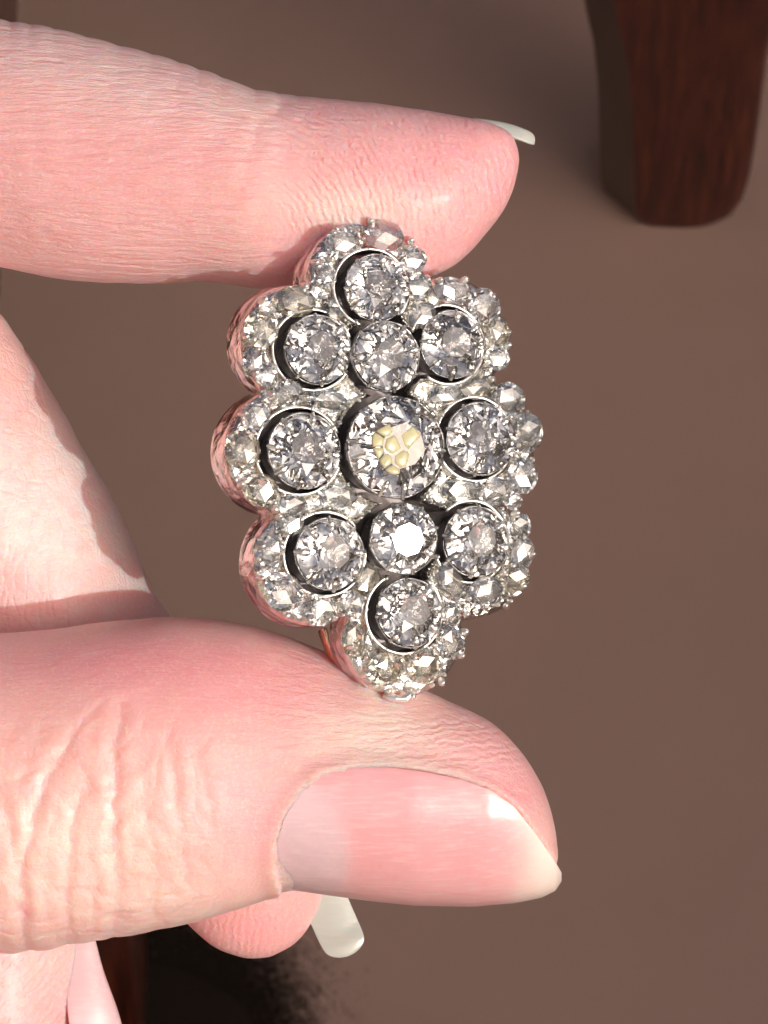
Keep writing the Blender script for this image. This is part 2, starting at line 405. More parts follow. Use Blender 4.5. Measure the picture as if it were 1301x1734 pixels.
def tube_axis(st, steps=70):
    """st: (px, py, z, radius px, depth radius cm)"""
    a = np.array(st, float); q = np.arange(len(a)); u = np.linspace(0, len(a) - 1, steps)
    F = [smooth_interp(u, q, a[:, k]) for k in range(5)]
    pts = [P(x, y, z) for x, y, z in zip(*F[:3])]
    cs = []; ws = []
    for i in range(steps):
        d = (pts[min(i + 1, steps - 1)] - pts[max(i - 1, 0)]); nn = Vector((-d.y, d.x, 0)).normalized() * (F[3][i] / PXC * (DCAM - F[2][i]) / DCAM)
        cs.append(pts[i]); ws.append(nn)
    return Tube(cs, ws, list(F[4]))
MID = [(-950, 100, -2.2, 240, .95), (-500, 330, -2.0, 235, .92), (-240, 590, -1.75, 225, .88), (-120, 740, -1.66, 218, .84), (-40, 858, -1.60, 207, .80), (28, 960, -1.58, 198, .77), (90, 1075, -1.62, 186, .72), (170, 1180, -1.75, 172, .66), (260, 1300, -1.95, 158, .60), (350, 1400, -2.02, 150, .56),
       (405, 1470, -2.05, 145, .52), (425, 1520, -2.05, 128, .46), (433, 1570, -2.05, 98, .34), (436, 1605, -2.05, 60, .20), (437, 1622, -2.05, 22, .07)]
t_mid = tube_axis(MID)
RINGF = [(-950, 700, -2.6, 230, .9), (-500, 1050, -2.75, 215, .85), (-230, 1330, -2.7, 200, .78), (-90, 1480, -2.65, 190, .72), (-45, 1600, -2.62, 182, .66), (-45, 1740, -2.6, 170, .60), (-62, 1850, -2.6, 145, .50), (-72, 1930, -2.6, 100, .33), (-78, 1975, -2.6, 30, .1)]
t_ring = tube_axis(RINGF)
PALM = [(-1700, 700, -1.6, 900, 1.5), (-1500, 720, -1.7, 1000, 1.7), (-1150, 760, -1.8, 960, 1.7), (-850, 820, -1.9, 760, 1.35), (-700, 840, -2.0, 520, .9)]
t_palm = tube_axis(PALM, 30)
WRIST = [(-3300, 900, -2.2, 700, 2.0), (-2600, 880, -2.1, 680, 2.0), (-2000, 800, -1.9, 780, 1.9), (-1500, 760, -1.8, 860, 1.6), (-1250, 760, -1.8, 600, 1.0)]
t_wrist = tube_axis(WRIST, 30)
LITTLE = [(-1200, 1300, -2.6, 200, .8), (-900, 1650, -3.0, 190, .72), (-600, 1850, -3.2, 175, .66), (-400, 1950, -3.2, 150, .56), (-300, 2000, -3.2, 100, .38), (-260, 2020, -3.2, 30, .1)]
t_little = tube_axis(LITTLE, 30)
tubes = [t_index, t_thumb, t_mid, t_ring, t_palm, t_wrist, t_little]
V = []; F = []
for t in tubes:
    v, f = t.mesh(); o = len(V); V += list(v); F += [tuple(i + o for i in q) for q in f]
tmp = bpy.data.objects.new('tmp', mesh_from('tmp', V, F)); COL.objects.link(tmp)
rm = tmp.modifiers.new('r', 'REMESH'); rm.mode = 'VOXEL'; rm.voxel_size = 0.021; rm.adaptivity = 0
dg = bpy.context.evaluated_depsgraph_get(); me = bpy.data.meshes.new_from_object(tmp.evaluated_get(dg))
bpy.data.objects.remove(tmp)
nv = len(me.vertices); co_ = np.empty(nv * 3); me.vertices.foreach_get('co', co_); X = co_.reshape(-1, 3)
ne = len(me.edges); ed = np.empty(ne * 2, int); me.edges.foreach_get('vertices', ed); ed = ed.reshape(-1, 2)
deg = np.bincount(ed.ravel(), minlength=nv)[:, None].astype(float)
def lap(A):
    Sm = np.zeros_like(A)
    for k in range(A.shape[1]):
        Sm[:, k] = np.bincount(ed[:, 0], A[ed[:, 1], k], nv) + np.bincount(ed[:, 1], A[ed[:, 0], k], nv)
    return Sm / np.maximum(deg, 1)
for _ in range(9):
    X = X + 0.5 * (lap(X) - X); X = X - 0.51 * (lap(X) - X) if _ % 3 == 2 else X
def normals(X):
    me.vertices.foreach_set('co', X.ravel()); me.update()
    N = np.empty(nv * 3); me.vertex_normals.foreach_get('vector', N); return N.reshape(-1, 3)
N = normals(X)
# photograph pixel each skin point lies under, for placing creases, ridges and flushes of the skin
def pix(X):
    k = DCAM / (DCAM - X[:, 2]); return X[:, 0] * k * PXC + 650.5, 867 - X[:, 1] * k * PXC
PX, PY = pix(X)
def tube_dist(t, X):
    best = np.full(len(X), 9.0)
    for c, w_, b in zip(t.c[::2], t.w[::2], t.b[::2]):
        r = (np.linalg.norm(w_) + b) / 2
        d = np.linalg.norm(X - c, axis=1) - r
        best = np.minimum(best, d)
    return best
near = (PX > -250) & (PY > -150) & (PX < 1000) & (PY < 1900)
dist = np.full((nv, 4), 9.0)
idx = np.where(near)[0]
for j in range(4):
    dist[idx, j] = tube_dist(tubes[j], X[idx])
who = dist.argmin(1); who[~near] = -1
IX, TH, MD, RG = who == 0, who == 1, who == 2, who == 3

def polydist(px, py, pts):
    best = np.full(px.shape, 1e9); side = np.zeros(px.shape); tt = np.zeros(px.shape)
    L = 0; tot = sum(math.dist(a, b) for a, b in zip(pts, pts[1:]))
    for (x0, y0), (x1, y1) in zip(pts, pts[1:]):
        dx, dy = x1 - x0, y1 - y0; l2 = dx * dx + dy * dy
        t = np.clip(((px - x0) * dx + (py - y0) * dy) / l2, 0, 1)
        d = np.hypot(px - x0 - t * dx, py - y0 - t * dy); s_ = np.sign((px - x0) * dy - (py - y0) * dx)
        m = d < best; best[m] = d[m]; side[m] = s_[m]; tt[m] = ((L + t * math.sqrt(l2)) / tot)[m]; L += math.sqrt(l2)
    return best, side, tt
def vnoise(px, py, sc, seed):
    """smooth value noise on the skin, numpy"""
    r = np.random.RandomState(seed); G = r.rand(64, 64); x = px / sc; y = py / sc
    xi = np.floor(x).astype(int); yi = np.floor(y).astype(int); fx = x - xi; fy = y - yi
    fx = fx * fx * (3 - 2 * fx); fy = fy * fy * (3 - 2 * fy)
    g = lambda a, b: G[a % 64, b % 64]
    return (g(xi, yi) * (1 - fx) + g(xi + 1, yi) * fx) * (1 - fy) + (g(xi, yi + 1) * (1 - fx) + g(xi + 1, yi + 1) * fx) * fy
front = np.clip((N[:, 2] + 0.25) * 2.5, 0, 1)
disp = np.zeros(nv)
def crease(mask, pts, width, depth, bulge=0.5, taper=True):
    sel = np.where(mask)[0]; px, py = PX[sel], PY[sel]
    wob = (vnoise(px, py, 22, abs(int(pts[0][0])) + 5) - .5) * width * 1.3
    d, s_, t = polydist(px + wob, py, pts)
    tw = np.sin(np.clip(t, 0.03, 0.97) * math.pi) ** 0.45 if taper else 1.0
    g = -np.exp(-(d / (width * .85)) ** 1.25) + bulge * np.exp(-((d - width * 2.2) / (width * 1.5)) ** 2)
    disp[sel] += 0.36 * depth * tw * g * np.clip(front[sel] + 0.35, 0, 1)
# knuckle folds of the thumb
for pts, wd, dp in [
    ([(-10, 1330), (18, 1400), (35, 1500), (42, 1600)], 9, .040),
    ([(122, 1235), (92, 1300), (62, 1370), (48, 1430), (38, 1500), (42, 1560), (52, 1612)], 11, .060),
    ([(150, 1330), (125, 1370), (120, 1440), (116, 1520), (118, 1600)], 8, .045),
    ([(205, 1190), (192, 1290), (194, 1370), (190, 1430), (200, 1500), (195, 1585)], 10, .055),
    ([(285, 1230), (296, 1320), (300, 1400), (312, 1460), (330, 1540)], 8, .022),
    ([(245, 1320), (250, 1400), (262, 1470), (262, 1570)], 7, .020),
    ([(330, 1250), (350, 1340), (365, 1430)], 7, .012),
    ([(78, 1440), (70, 1500), (82, 1560)], 6, .016),
    ([(160, 1470), (155, 1530), (165, 1590)], 6, .018),
    ([(185, 1180), (150, 1215), (118, 1245)], 5, .016), ([(95, 1280), (30, 1320), (-20, 1335)], 6, .018),
    ([(60, 1515), (110, 1505)], 5, .014), ([(125, 1500), (185, 1515)], 5, .014), ([(205, 1480), (262, 1490)], 5, .012), ([(205, 1525), (270, 1528)], 5, .010),
    ([(50, 1560), (112, 1555)], 5, .012), ([(130, 1400), (190, 1375)], 5, .012), ([(130, 1345), (190, 1330)], 5, .010)]:
    crease(TH, pts, wd, dp)
# nail groove and fold of the thumb
NTOP = [(474, 1503), (466, 1470), (468, 1430), (482, 1385), (508, 1345), (545, 1315), (600, 1302), (660, 1302), (720, 1310), (780, 1322), (830, 1340), (870, 1368), (905, 1412), (935, 1455), (948, 1478)]
sel = np.where(TH)[0]; d, s_, t = polydist(PX[sel], PY[sel], NTOP)
out = s_ > 0
poly = np.array(NTOP + [(940, 1560), (474, 1560)])
def inside(px, py, poly):
    r = np.zeros(px.shape, bool); j = len(poly) - 1
    for i in range(len(poly)):
        xi, yi = poly[i]; xj, yj = poly[j]
        c = ((yi > py) != (yj > py)) & (px < (xj - xi) * (py - yi) / (yj - yi + 1e-9) + xi); r ^= c; j = i
    return r
ins = inside(PX[sel], PY[sel], poly)
fold_h = np.where(t < 0.28, 0.016, 0.030)
disp[sel] += np.where(ins, -0.022 - 0.015 * np.clip((PX[sel] - 520) / 60, 0, 1) - 0.02 * np.clip(d / 40, 0, 1), fold_h * np.exp(-((d - 9) / 13) ** 2) * np.clip(1.1 - np.clip(t - .8, 0, 1) * 5, 0, 1)) * np.clip(N[sel, 2] * 3 + 0.6, 0, 1)
crease(TH, [(790, 1308), (830, 1322), (868, 1345), (905, 1385), (935, 1430)], 7, .022, 0.4)
# index: joint crease, small lines
crease(IX, [(498, 160), (470, 185), (440, 215), (425, 262), (420, 310)], 11, .022, 0.6)
crease(IX, [(405, 230), (412, 290), (402, 360)], 10, .010)
crease(IX, [(60, 190), (62, 260), (58, 330)], 6, .008); crease(IX, [(20, 200), (22, 260), (18, 320)], 6, .008)
# scalloped wrinkles along the upper silhouette of the index
sel = np.where(IX & (PX < 500) & (PX > -60))[0]
topd = np.abs(PY[sel] - smooth_interp(PX[sel], [t_[0] for t_ in INDEX], [t_[1] for t_ in INDEX]))
per = np.abs(np.sin((PX[sel] + 12 * vnoise(PX[sel], PX[sel] * 0, 37, 9)) * math.pi / 46 + 3.0 * vnoise(PX[sel], PX[sel] * 0 + 50, 90, 19)))
disp[sel] += (per ** 0.55 - 0.6) * 0.011 * np.exp(-topd / 50)
# dent where the jewel presses on thumb and index
def bump_blob(mask, x, y, rx, ry, a):
    disp[mask] += a * np.exp(-((PX[mask] - x) / rx) ** 2 - ((PY[mask] - y) / ry) ** 2)
bump_blob(TH, 700, 1240, 90, 60, .02); bump_blob(IX, 620, 470, 120, 60, -.06)
# web side of middle finger: wide low undulation and scallops on its edge
sel = np.where(MD & (PY < 1050))[0]
disp[sel] += 0.012 * (vnoise(PX[sel], PY[sel], 60, 3) - .5) + .010 * (vnoise(PX[sel], PY[sel], 26, 4) - .5)
crease(MD, [(0, 530), (40, 600), (60, 650)], 7, .012); crease(MD, [(38, 595), (55, 590), (70, 600)], 6, .02)
# all skin: low relief
disp[idx] += 0.010 * (vnoise(PX[idx], PY[idx], 70, 11) - .5) + 0.006 * (vnoise(PX[idx], PY[idx], 30, 12) - .5)
sel = np.where(TH & (PX < 420) & (PY > 1200))[0]
disp[sel] += 0.012 * (vnoise(PX[sel] * 1.0, PY[sel] * 1.0, 21, 21) - .5) * np.clip((PY[sel] - 1200) / 120, 0, 1) * np.clip((420 - PX[sel]) / 120, 0, 1)
X = X + N * disp[:, None]
N = normals(X)

# colour of the skin
tint = np.tile(np.array((0.80, 0.52, 0.44)), (nv, 1))
def blob(mask, x, y, rx, ry, col, s_, ang=0):
    dx, dy = PX[mask] - x, PY[mask] - y; ca, sa = math.cos(R(ang)), math.sin(R(ang))
    g = s_ * np.exp(-((dx * ca + dy * sa) / rx) ** 2 - ((-dx * sa + dy * ca) / ry) ** 2)
    tint[mask] = tint[mask] * (1 - g[:, None]) + np.array(col) * g[:, None]
PINK = (0.86, 0.43, 0.42); HOT = (0.84, 0.35, 0.36); PALE = (0.86, 0.66, 0.52); CREAM = (0.88, 0.72, 0.58); WHITE = (0.86, 0.70, 0.62)
tint[IX] = (0.84, 0.50, 0.45)
blob(IX, 200, 130, 330, 70, WHITE, .55, 18); blob(IX, 740, 340, 240, 140, PINK, .9); blob(IX, 820, 260, 120, 160, HOT, .45)
blob(IX, 240, 260, 250, 60, PINK, .35); blob(IX, 600, 350, 130, 40, CREAM, .75); blob(IX, 430, 170, 60, 30, CREAM, .5); blob(IX, 540, 185, 60, 18, HOT, .5)
blob(IX, 420, 400, 60, 80, PALE, .3); blob(IX, 500, 440, 80, 60, HOT, .5)
tint[TH] = (0.84, 0.50, 0.43)
blob(TH, 130, 1450, 260, 150, CREAM, .75); blob(TH, 250, 1120, 300, 60, HOT, .8); blob(TH, 470, 1180, 160, 80, HOT, .5); blob(TH, 630, 1235, 110, 55, CREAM, .95)
blob(TH, 860, 1280, 90, 90, PINK, .7); blob(TH, 425, 1380, 90, 110, PINK, .7); blob(TH, 350, 1540, 120, 50, CREAM, .5); blob(TH, 860, 1350, 60, 30, HOT, .8)
tint[MD] = (0.84, 0.58, 0.48)
blob(MD, 80, 850, 200, 170, (0.90, 0.80, 0.72), .75); blob(MD, 60, 1000, 260, 40, PINK, .4); blob(MD, 430, 1570, 200, 90, (0.90, 0.42, 0.40), .95); blob(MD, 20, 650, 60, 100, PINK, .4)  # first pale blob puts the sunlit brightness of the finger into its tint
tint[RG] = (0.90, 0.47, 0.44); blob(RG, 90, 1620, 60, 60, WHITE, .5)
tint *= np.array((0.93, 0.885, 0.975))
for _ in range(3): tint = tint + 0.5 * (lap(tint) - tint)
# fields for the ridges
ridge = np.zeros(nv); rw = np.zeros(nv); cw = np.full(nv, .25); lw = np.full(nv, .15)
ridge[IX] = np.hypot(PX[IX] - 430, (PY[IX] - 395) * 1.0) / PXC
m = IX; rw[m] = np.clip((PX[m] - 440) / 90, 0, 1) * (0.35 + .65 * np.exp(-((PY[m] - 290 - (PX[m] - 620) * .25) / 125) ** 2))
cw[m] = np.clip((470 - PX[m]) / 80, 0, 1) * (.12 + .30 * np.exp(-((PY[m] - 240) / 100) ** 2)); lw[m] = np.clip((500 - PX[m]) / 100, .2, 1)
ridge[TH] = (PY[TH] + 0.12 * (PX[TH] - 800)) / PXC; rw[TH] = np.clip((PX[TH] - 560) / 120, 0, 1) * np.exp(-((PY[TH] - 1255) / 55) ** 2) * .8
cw[TH] = .12 + .55 * np.clip((400 - PX[TH]) / 100, 0, 1) * np.clip((PY[TH] - 1190) / 90, 0, 1)
fw = np.zeros(nv); fw[TH] = np.clip((430 - PX[TH]) / 80, 0, 1) * np.clip((PY[TH] - 1180) / 90, 0, 1)
lw[TH] = .15 + .35 * np.clip((PX[TH] - 440) / 60, 0, 1)
ridge[MD] = (PX[MD] + .1 * PY[MD]) / PXC; rw[MD] = np.where(PY[MD] > 1400, 0.6, 0); cw[MD] = np.where(PY[MD] < 1100, 1.9, .1)
ridge[RG] = (PX[RG] * .75 + .65 * PY[RG]) / PXC; rw[RG] = .8; cw[RG] = .3
for nm, a in (('ridge', ridge), ('ridge_w', rw), ('crackle_w', cw), ('line_w', lw), ('fold_w', fw)):
    if nm != 'ridge':
        a2 = a[:, None]
        for _ in range(4): a2 = a2 + .5 * (lap(a2) - a2)
        a = a2[:, 0]
    at = me.attributes.new(nm, 'FLOAT', 'POINT'); at.data.foreach_set('value', a.astype(np.float32))
at = me.attributes.new('tint', 'FLOAT_COLOR', 'POINT'); at.data.foreach_set('color', np.hstack([tint, np.ones((nv, 1))]).astype(np.float32).ravel())
me.name = 'hand'; me.materials.clear(); me.materials.append(M_SKIN)
me.polygons.foreach_set('use_smooth', [True] * len(me.polygons)); me.update()
hand = bpy.data.objects.new('hand', me)
link(hand, label='pink hand in sunlight pinching the diamond jewel between thumb and index finger', cat='hand')
hand.matrix_world = M

# ---- nails
def grid_plate(name, f, nu, nvv, thick, mat, colf=None, parent=None, label=None):
    """a curved plate with thickness; f(u, v) -> Vector in hand space"""
    pts = [[f(i / nu, j / nvv) for j in range(nvv + 1)] for i in range(nu + 1)]
    vs = [p for r in pts for p in r]; W = nvv + 1
    fs = [(i * W + j, (i + 1) * W + j, (i + 1) * W + j + 1, i * W + j + 1) for i in range(nu) for j in range(nvv)]
    bm = bmesh.new(); bv = [bm.verts.new(v) for v in vs]
    for q in fs:
        try: bm.faces.new([bv[k] for k in q])
        except ValueError: pass
    bmesh.ops.remove_doubles(bm, verts=bm.verts, dist=0.0008)
    bm.normal_update()
    me_ = bm_mesh(name, bm, [mat], True)
    if colf:
        n = len(me_.vertices); c = np.empty(n * 3); me_.vertices.foreach_get('co', c); c = c.reshape(-1, 3)
        qx, qy = pix(c); C = colf(qx, qy)
        a_ = me_.attributes.new('tint', 'FLOAT_COLOR', 'POINT'); a_.data.foreach_set('color', np.hstack([C, np.ones((n, 1))]).astype(np.float32).ravel())
    o = bpy.data.objects.new(name, me_); link(o, parent, label)
    sd = o.modifiers.new('solid', 'SOLIDIFY'); sd.thickness = thick; sd.offset = 0
    bv_ = o.modifiers.new('bev', 'BEVEL'); bv_.width = thick * .3; bv_.segments = 2; bv_.limit_method = 'ANGLE'
    return o

NB = [(466, 1500), (520, 1507), (560, 1513), (640, 1524), (700, 1530), (800, 1532), (870, 1526), (915, 1517), (938, 1506), (948, 1490)]
def ntop_y(x):
    a = np.array([p for p in NTOP if p[0] >= 466 and p not in ((474, 1503),)]); return float(np.interp(x, a[:, 0], a[:, 1]))
def thumb_nail(u, v):
    x = 466 + (948 - 466) * (1 - (1 - u) ** 1.25 if u > .0 else 0)
    x = 466 + 482 * (0.5 - 0.5 * math.cos(math.pi * u))
    yt = ntop_y(x); yb = float(np.interp(x, *zip(*NB)))
    an = 176 - 26 * max(0, (600 - x) / 134); yc = yb - an
    bn = float(np.interp(x, [466, 560, 700, 830, 900, 948], [.785, .785, .765, .695, .60, .50]))
    s0 = max(-1, min(1, (yt - 2 - yc) / an)); ph0 = math.asin(s0); ph1 = R(96) if x < 930 else R(90)
    ph = ph0 + (ph1 - ph0) * v
    zc = -0.43
    y = yc + an * math.sin(ph); z = zc + bn * (max(0, math.cos(ph)) ** 0.93 if math.cos(ph) > 0 else math.cos(ph))
    return P(x, y, z)
def nail_col(x, y):
    n = len(x); c = np.tile(np.array((0.80, 0.38, 0.40)), (n, 1))
    def mixin(g, col):
        nonlocal c
        c = c * (1 - g[:, None]) + np.array(col) * g[:, None]
    dl = np.hypot((x - 470) / 122, (y - 1450) / 135)
    mixin(1 / (1 + np.exp((dl - 1) * 20)) * .85, (0.68, 0.50, 0.53))
    edge = x - (905 - ((y - 1440) / 95) ** 2 * 30) + (np.clip(1400 - y, 0, 100)) * .35
    mixin(1 / (1 + np.exp(-(edge + 12) / 9)) * .9, (0.86, 0.76, 0.68))
    g = np.exp(-((x - 880) / 26) ** 2) * .3; mixin(g, (0.86, 0.60, 0.56))
    mixin(np.clip((y - 1440) / 300, 0, .25), (0.80, 0.52, 0.50))
    return c
grid_plate('nail', thumb_nail, 90, 40, 0.03, M_NAIL, nail_col, hand, 'long pink thumbnail with a pale half moon and a white pointed edge').matrix_parent_inverse = Matrix()

def strip_nail(path, widths, axis_u, arch, tip=0.25):
    """path: (px,py,z) along the nail; widths px half; axis_u: sideways direction; arch bulge vector"""
    pa = np.array(path, float); q = np.linspace(0, 1, len(pa))
    def f(u, v):
        p = [float(smooth_interp(u, q, pa[:, k])) for k in range(3)]
        hw = float(smooth_interp(u, q, widths)) / PXC; c = P(*p)
        t = v * 2 - 1
        r_ = max(0.0, 1 - max(0, (u - (1 - tip)) / tip) ** 2.6) ** 0.5
        return c + Vector(axis_u) * hw * t * r_ + Vector(arch) * (1 - t * t) * r_
    return f
grid_plate('nail', strip_nail([(535, 1480, -2.1), (553, 1530, -2.12), (570, 1570, -2.12), (583, 1600, -2.1), (588, 1618, -2.1)], [42, 40, 40, 39, 36],
           (0.95, 0.30, -0.05), (0.01, -0.01, 0.015), .40), 40, 16, 0.016, M_NAILT, None, hand, 'translucent white tip of the middle fingernail below the thumb')
grid_plate('nail', strip_nail([(800, 216, -.80), (838, 221, -.80), (868, 228, -.80), (893, 238, -.82), (902, 243, -.84)], [20, 18, 15, 12, 10],
           (-0.22, 0.55, -0.8), (0.02, 0.045, 0.0), .35), 36, 14, 0.025, M_NAILT, None, hand, 'thin white sliver of nail past the index fingertip')
grid_plate('nail', strip_nail([(128, 1560, -2.55), (140, 1640, -2.5), (160, 1734, -2.45), (185, 1830, -2.45), (200, 1890, -2.45)], [20, 34, 50, 52, 46],
           (0.86, 0.1, -0.5), (0.08, 0.03, 0.04)), 40, 16, 0.03, M_NAIL, lambda x, y: np.tile(np.array((0.74, 0.50, 0.53)), (len(x), 1)), hand, 'smooth pale lilac nail at the lower left edge')

# ------------------------------------------------------------------ the jewel
jewel = bpy.data.objects.new('diamond_cluster_jewel', None)
link(jewel, label='navette diamond cluster jewel in silver with scalloped border held between the fingertips', cat='jewel')
JC = P(650, 775, 0.02)
J = Matrix.Translation(JC) @ Matrix.Rotation(R(19), 4, 'Y') @ Matrix.Rotation(R(-2), 4, 'X')
jewel.matrix_world = M @ J
Ji = J.inverted()
def loc(px, py, w_=0.0):
    """the jewel's own coordinates of what the photograph shows at (px, py), at height w_ over its base plane"""
    c = Ji @ Vector((0, 0, DCAM)); p = Ji @ P(px, py, 0); d = p - c; t = (w_ - c.z) / d.z; q = c + d * t
    return Vector((q.x, q.y, w_))
def dome(u, v): return 0.075 - 0.085 * ((u / 1.0) ** 2 + (v / 1.55) ** 2)
MAIN = [(672, 757, 86, .24), (655, 603, 60, .17), (640, 487, 57, .12), (540, 592, 59, .12), (768, 583, 58, .12), (517, 763, 64, .13), (815, 743, 62, .13),
        (560, 938, 61, .12), (685, 912, 60, .18), (808, 917, 60, .12), (695, 1038, 59, .12)]
LOBES = [(622, 477, 104), (505, 580, 97), (484, 765, 103), (532, 953, 104), (684, 1074, 106), (803, 942, 104), (815, 750, 102), (766, 570, 100)]
UV_M = [(loc(x, y, h), r / PXC, h) for x, y, r, h in MAIN]
UV_L = [(loc(x, y, 0), r / PXC) for x, y, r in LOBES]
def smin(a, b, k):
    h = np.clip(.5 + .5 * (b - a) / k, 0, 1); return b * (1 - h) + a * h - k * h * (1 - h)
def sdf_outer(u, v):
    cu = np.cos(R(19)) ** .5
    d = np.full(u.shape, 9.0)
    for c, r in UV_L: d = np.minimum(d, np.hypot(u - c.x, v - c.y) - r)
    c0 = loc(655, 775, 0); d = np.minimum(d, np.hypot((u - c0.x) * 1.15, (v - c0.y) * .62) - .62)
    return d
def sdf_holes(u, v):
    d = np.full(u.shape, 9.0)
    for i, (c, r, h) in enumerate(UV_M):
        cc = c - Vector((0.024, 0, 0)) if i not in (0, 1, 8) else c
        g = {0: .025, 1: .025, 8: .025}.get(i, .020)
        d = np.minimum(d, np.hypot(u - cc.x, v - cc.y) - (r + g))
    # the open channels between the petals
    for (x0, y0), (x1, y1), wd in (((640, 487), (695, 1038), 22), ((560, 600), (655, 640), 12), ((768, 600), (665, 640), 12), ((530, 765), (672, 757), 15), ((815, 745), (672, 757), 14),
                                    ((570, 925), (650, 880), 17), ((800, 905), (700, 870), 18)):
        a = loc(x0, y0, 0); b = loc(x1, y1, 0); dx, dy = b.x - a.x, b.y - a.y; t = np.clip(((u - a.x) * dx + (v - a.y) * dy) / (dx * dx + dy * dy), 0, 1)
        d = smin(d, np.hypot(u - a.x - t * dx, v - a.y - t * dy) - wd / PXC, .05)
    return d
def sdf_plate(u, v): return np.maximum(sdf_outer(u, v), -sdf_holes(u, v))

def plate_mesh(name, sdf, step, topf, depth, mats, side_mat=1, rim=0.0, drop=0.0, flare=0.0):
    us = np.arange(-1.35, 1.35, step); vs_ = np.arange(-1.8, 1.8, step); U, Vv = np.meshgrid(us, vs_, indexing='ij')
    cu, cv = (U[:-1, :-1] + step / 2), (Vv[:-1, :-1] + step / 2); keep = sdf(cu, cv) < 0
    ids = -np.ones(U.shape, int); fs = []; used = np.zeros(U.shape, bool); cnt = np.zeros(U.shape, int)
    ii, jj = np.where(keep)
    for di, dj in ((0, 0), (1, 0), (1, 1), (0, 1)):
        used[ii + di, jj + dj] = True; np.add.at(cnt, (ii + di, jj + dj), 1)
    ids[used] = np.arange(used.sum()); q = np.argwhere(used)
    u = U[used].copy(); v = Vv[used].copy(); bnd = cnt[used] < 4
    for _ in range(4):
        e = 1e-3; ub, vb = u[bnd], v[bnd]; d = sdf(ub, vb); gx = (sdf(ub + e, vb) - d) / e; gy = (sdf(ub, vb + e) - d) / e; g2 = gx * gx + gy * gy + 1e-6
        u[bnd] = ub - np.clip(d * gx / g2, -step, step) * .9; v[bnd] = vb - np.clip(d * gy / g2, -step, step) * .9
    d = sdf(u, v)
    w_ = topf(u, v) + rim * np.exp(-((d + .018) / .013) ** 2) * (sdf_outer(u, v) < -.05) - drop * np.clip(1 + d / .05, 0, 1) ** 2
    n = len(u); F_ = []
    E = {}
    for i, j in zip(ii, jj):
        a, b, c, e_ = ids[i, j], ids[i + 1, j], ids[i + 1, j + 1], ids[i, j + 1]; F_.append((a, b, c, e_))
        for x, y in ((a, b), (b, c), (c, e_), (e_, a)):
            if (y, x) in E: del E[(y, x)]
            else: E[(x, y)] = 1
    bmap = {}; outer = {}; vs2 = [(a, b, c) for a, b, c in zip(u, v, w_)]; mi = [0] * len(F_)
    lay = 3
    for (x, y) in E:
        for k in (x, y):
            if k not in bmap:
                so_ = sdf_outer(np.array([u[k]]), np.array([v[k]]))[0]
                e = 1e-3; gx = (sdf(u[k:k + 1] + e, v[k:k + 1]) - sdf(u[k:k + 1], v[k:k + 1]))[0] / e; gy = (sdf(u[k:k + 1], v[k:k + 1] + e) - sdf(u[k:k + 1], v[k:k + 1]))[0] / e
                bmap[k] = len(vs2); outer[k] = so_ > -.03
                for l in range(1, lay + 1):
                    o_ = flare * (l / lay) if so_ > -.03 else 0
                    vs2.append((u[k] + gx * o_, v[k] + gy * o_, w_[k] - (depth) * l / lay))
        a, b = bmap[x], bmap[y]
        prev = (x, y)
        for l in range(lay):
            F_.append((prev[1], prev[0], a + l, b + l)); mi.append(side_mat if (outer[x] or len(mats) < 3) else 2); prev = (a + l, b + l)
    me_ = mesh_from(name, vs2, F_, mats, True); me_.polygons.foreach_set('material_index', mi)
    return me_

rn = np.random.RandomState(3)
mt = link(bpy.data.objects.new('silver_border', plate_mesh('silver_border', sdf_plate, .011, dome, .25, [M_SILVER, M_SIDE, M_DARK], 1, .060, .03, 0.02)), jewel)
md = mt.modifiers.new('es', 'EDGE_SPLIT'); md.split_angle = R(50)
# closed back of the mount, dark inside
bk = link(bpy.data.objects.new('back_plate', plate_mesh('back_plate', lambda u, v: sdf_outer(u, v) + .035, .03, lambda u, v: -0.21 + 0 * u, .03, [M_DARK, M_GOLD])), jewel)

# gold rail behind the lowest petal
def tube_mesh(name, pts, r, mats, n=8, flat=1.0):
    vs = []; fs = []
    for i, p in enumerate(pts):
        t = (pts[min(i + 1, len(pts) - 1)] - pts[max(i - 1, 0)]).normalized(); a = t.cross(Vector((0, 0, 1))).normalized(); b = t.cross(a)
        for k in range(n):
            th = 2 * math.pi * k / n; vs.append(p + a * math.cos(th) * r + b * math.sin(th) * r * flat)
        if i:
            for k in range(n): fs.append(((i - 1) * n + k, (i - 1) * n + (k + 1) % n, i * n + (k + 1) % n, i * n + k))
    fs.append(tuple(range(n - 1, -1, -1))); fs.append(tuple((len(pts) - 1) * n + k for k in range(n)))
    return mesh_from(name, vs, fs, mats)
rail = [(546, 1066), (552, 1086), (562, 1110), (578, 1136), (600, 1160), (628, 1177), (660, 1188), (695, 1191), (715, 1188)]
rp = []
for i in range(len(rail) * 4 - 3):
    a, b = rail[i // 4], rail[min(i // 4 + 1, len(rail) - 1)]; f = (i % 4) / 4; rp.append(loc(a[0] * (1 - f) + b[0] * f, a[1] * (1 - f) + b[1] * f, -0.36 + .0035 * i))
link(bpy.data.objects.new('gold_rail', tube_mesh('gold_rail', rp, .022, [M_GOLD], 10, 3.2)), jewel)
# small bright lip at the lowest point
lp = [loc(650, 1176, -.02), loc(668, 1183, .01), (loc(688, 1184, .03)), loc(697, 1172, .05)]
link(bpy.data.objects.new('silver_lip', tube_mesh('silver_lip', lp, .026, [M_BEAD], 10, 1)), jewel)

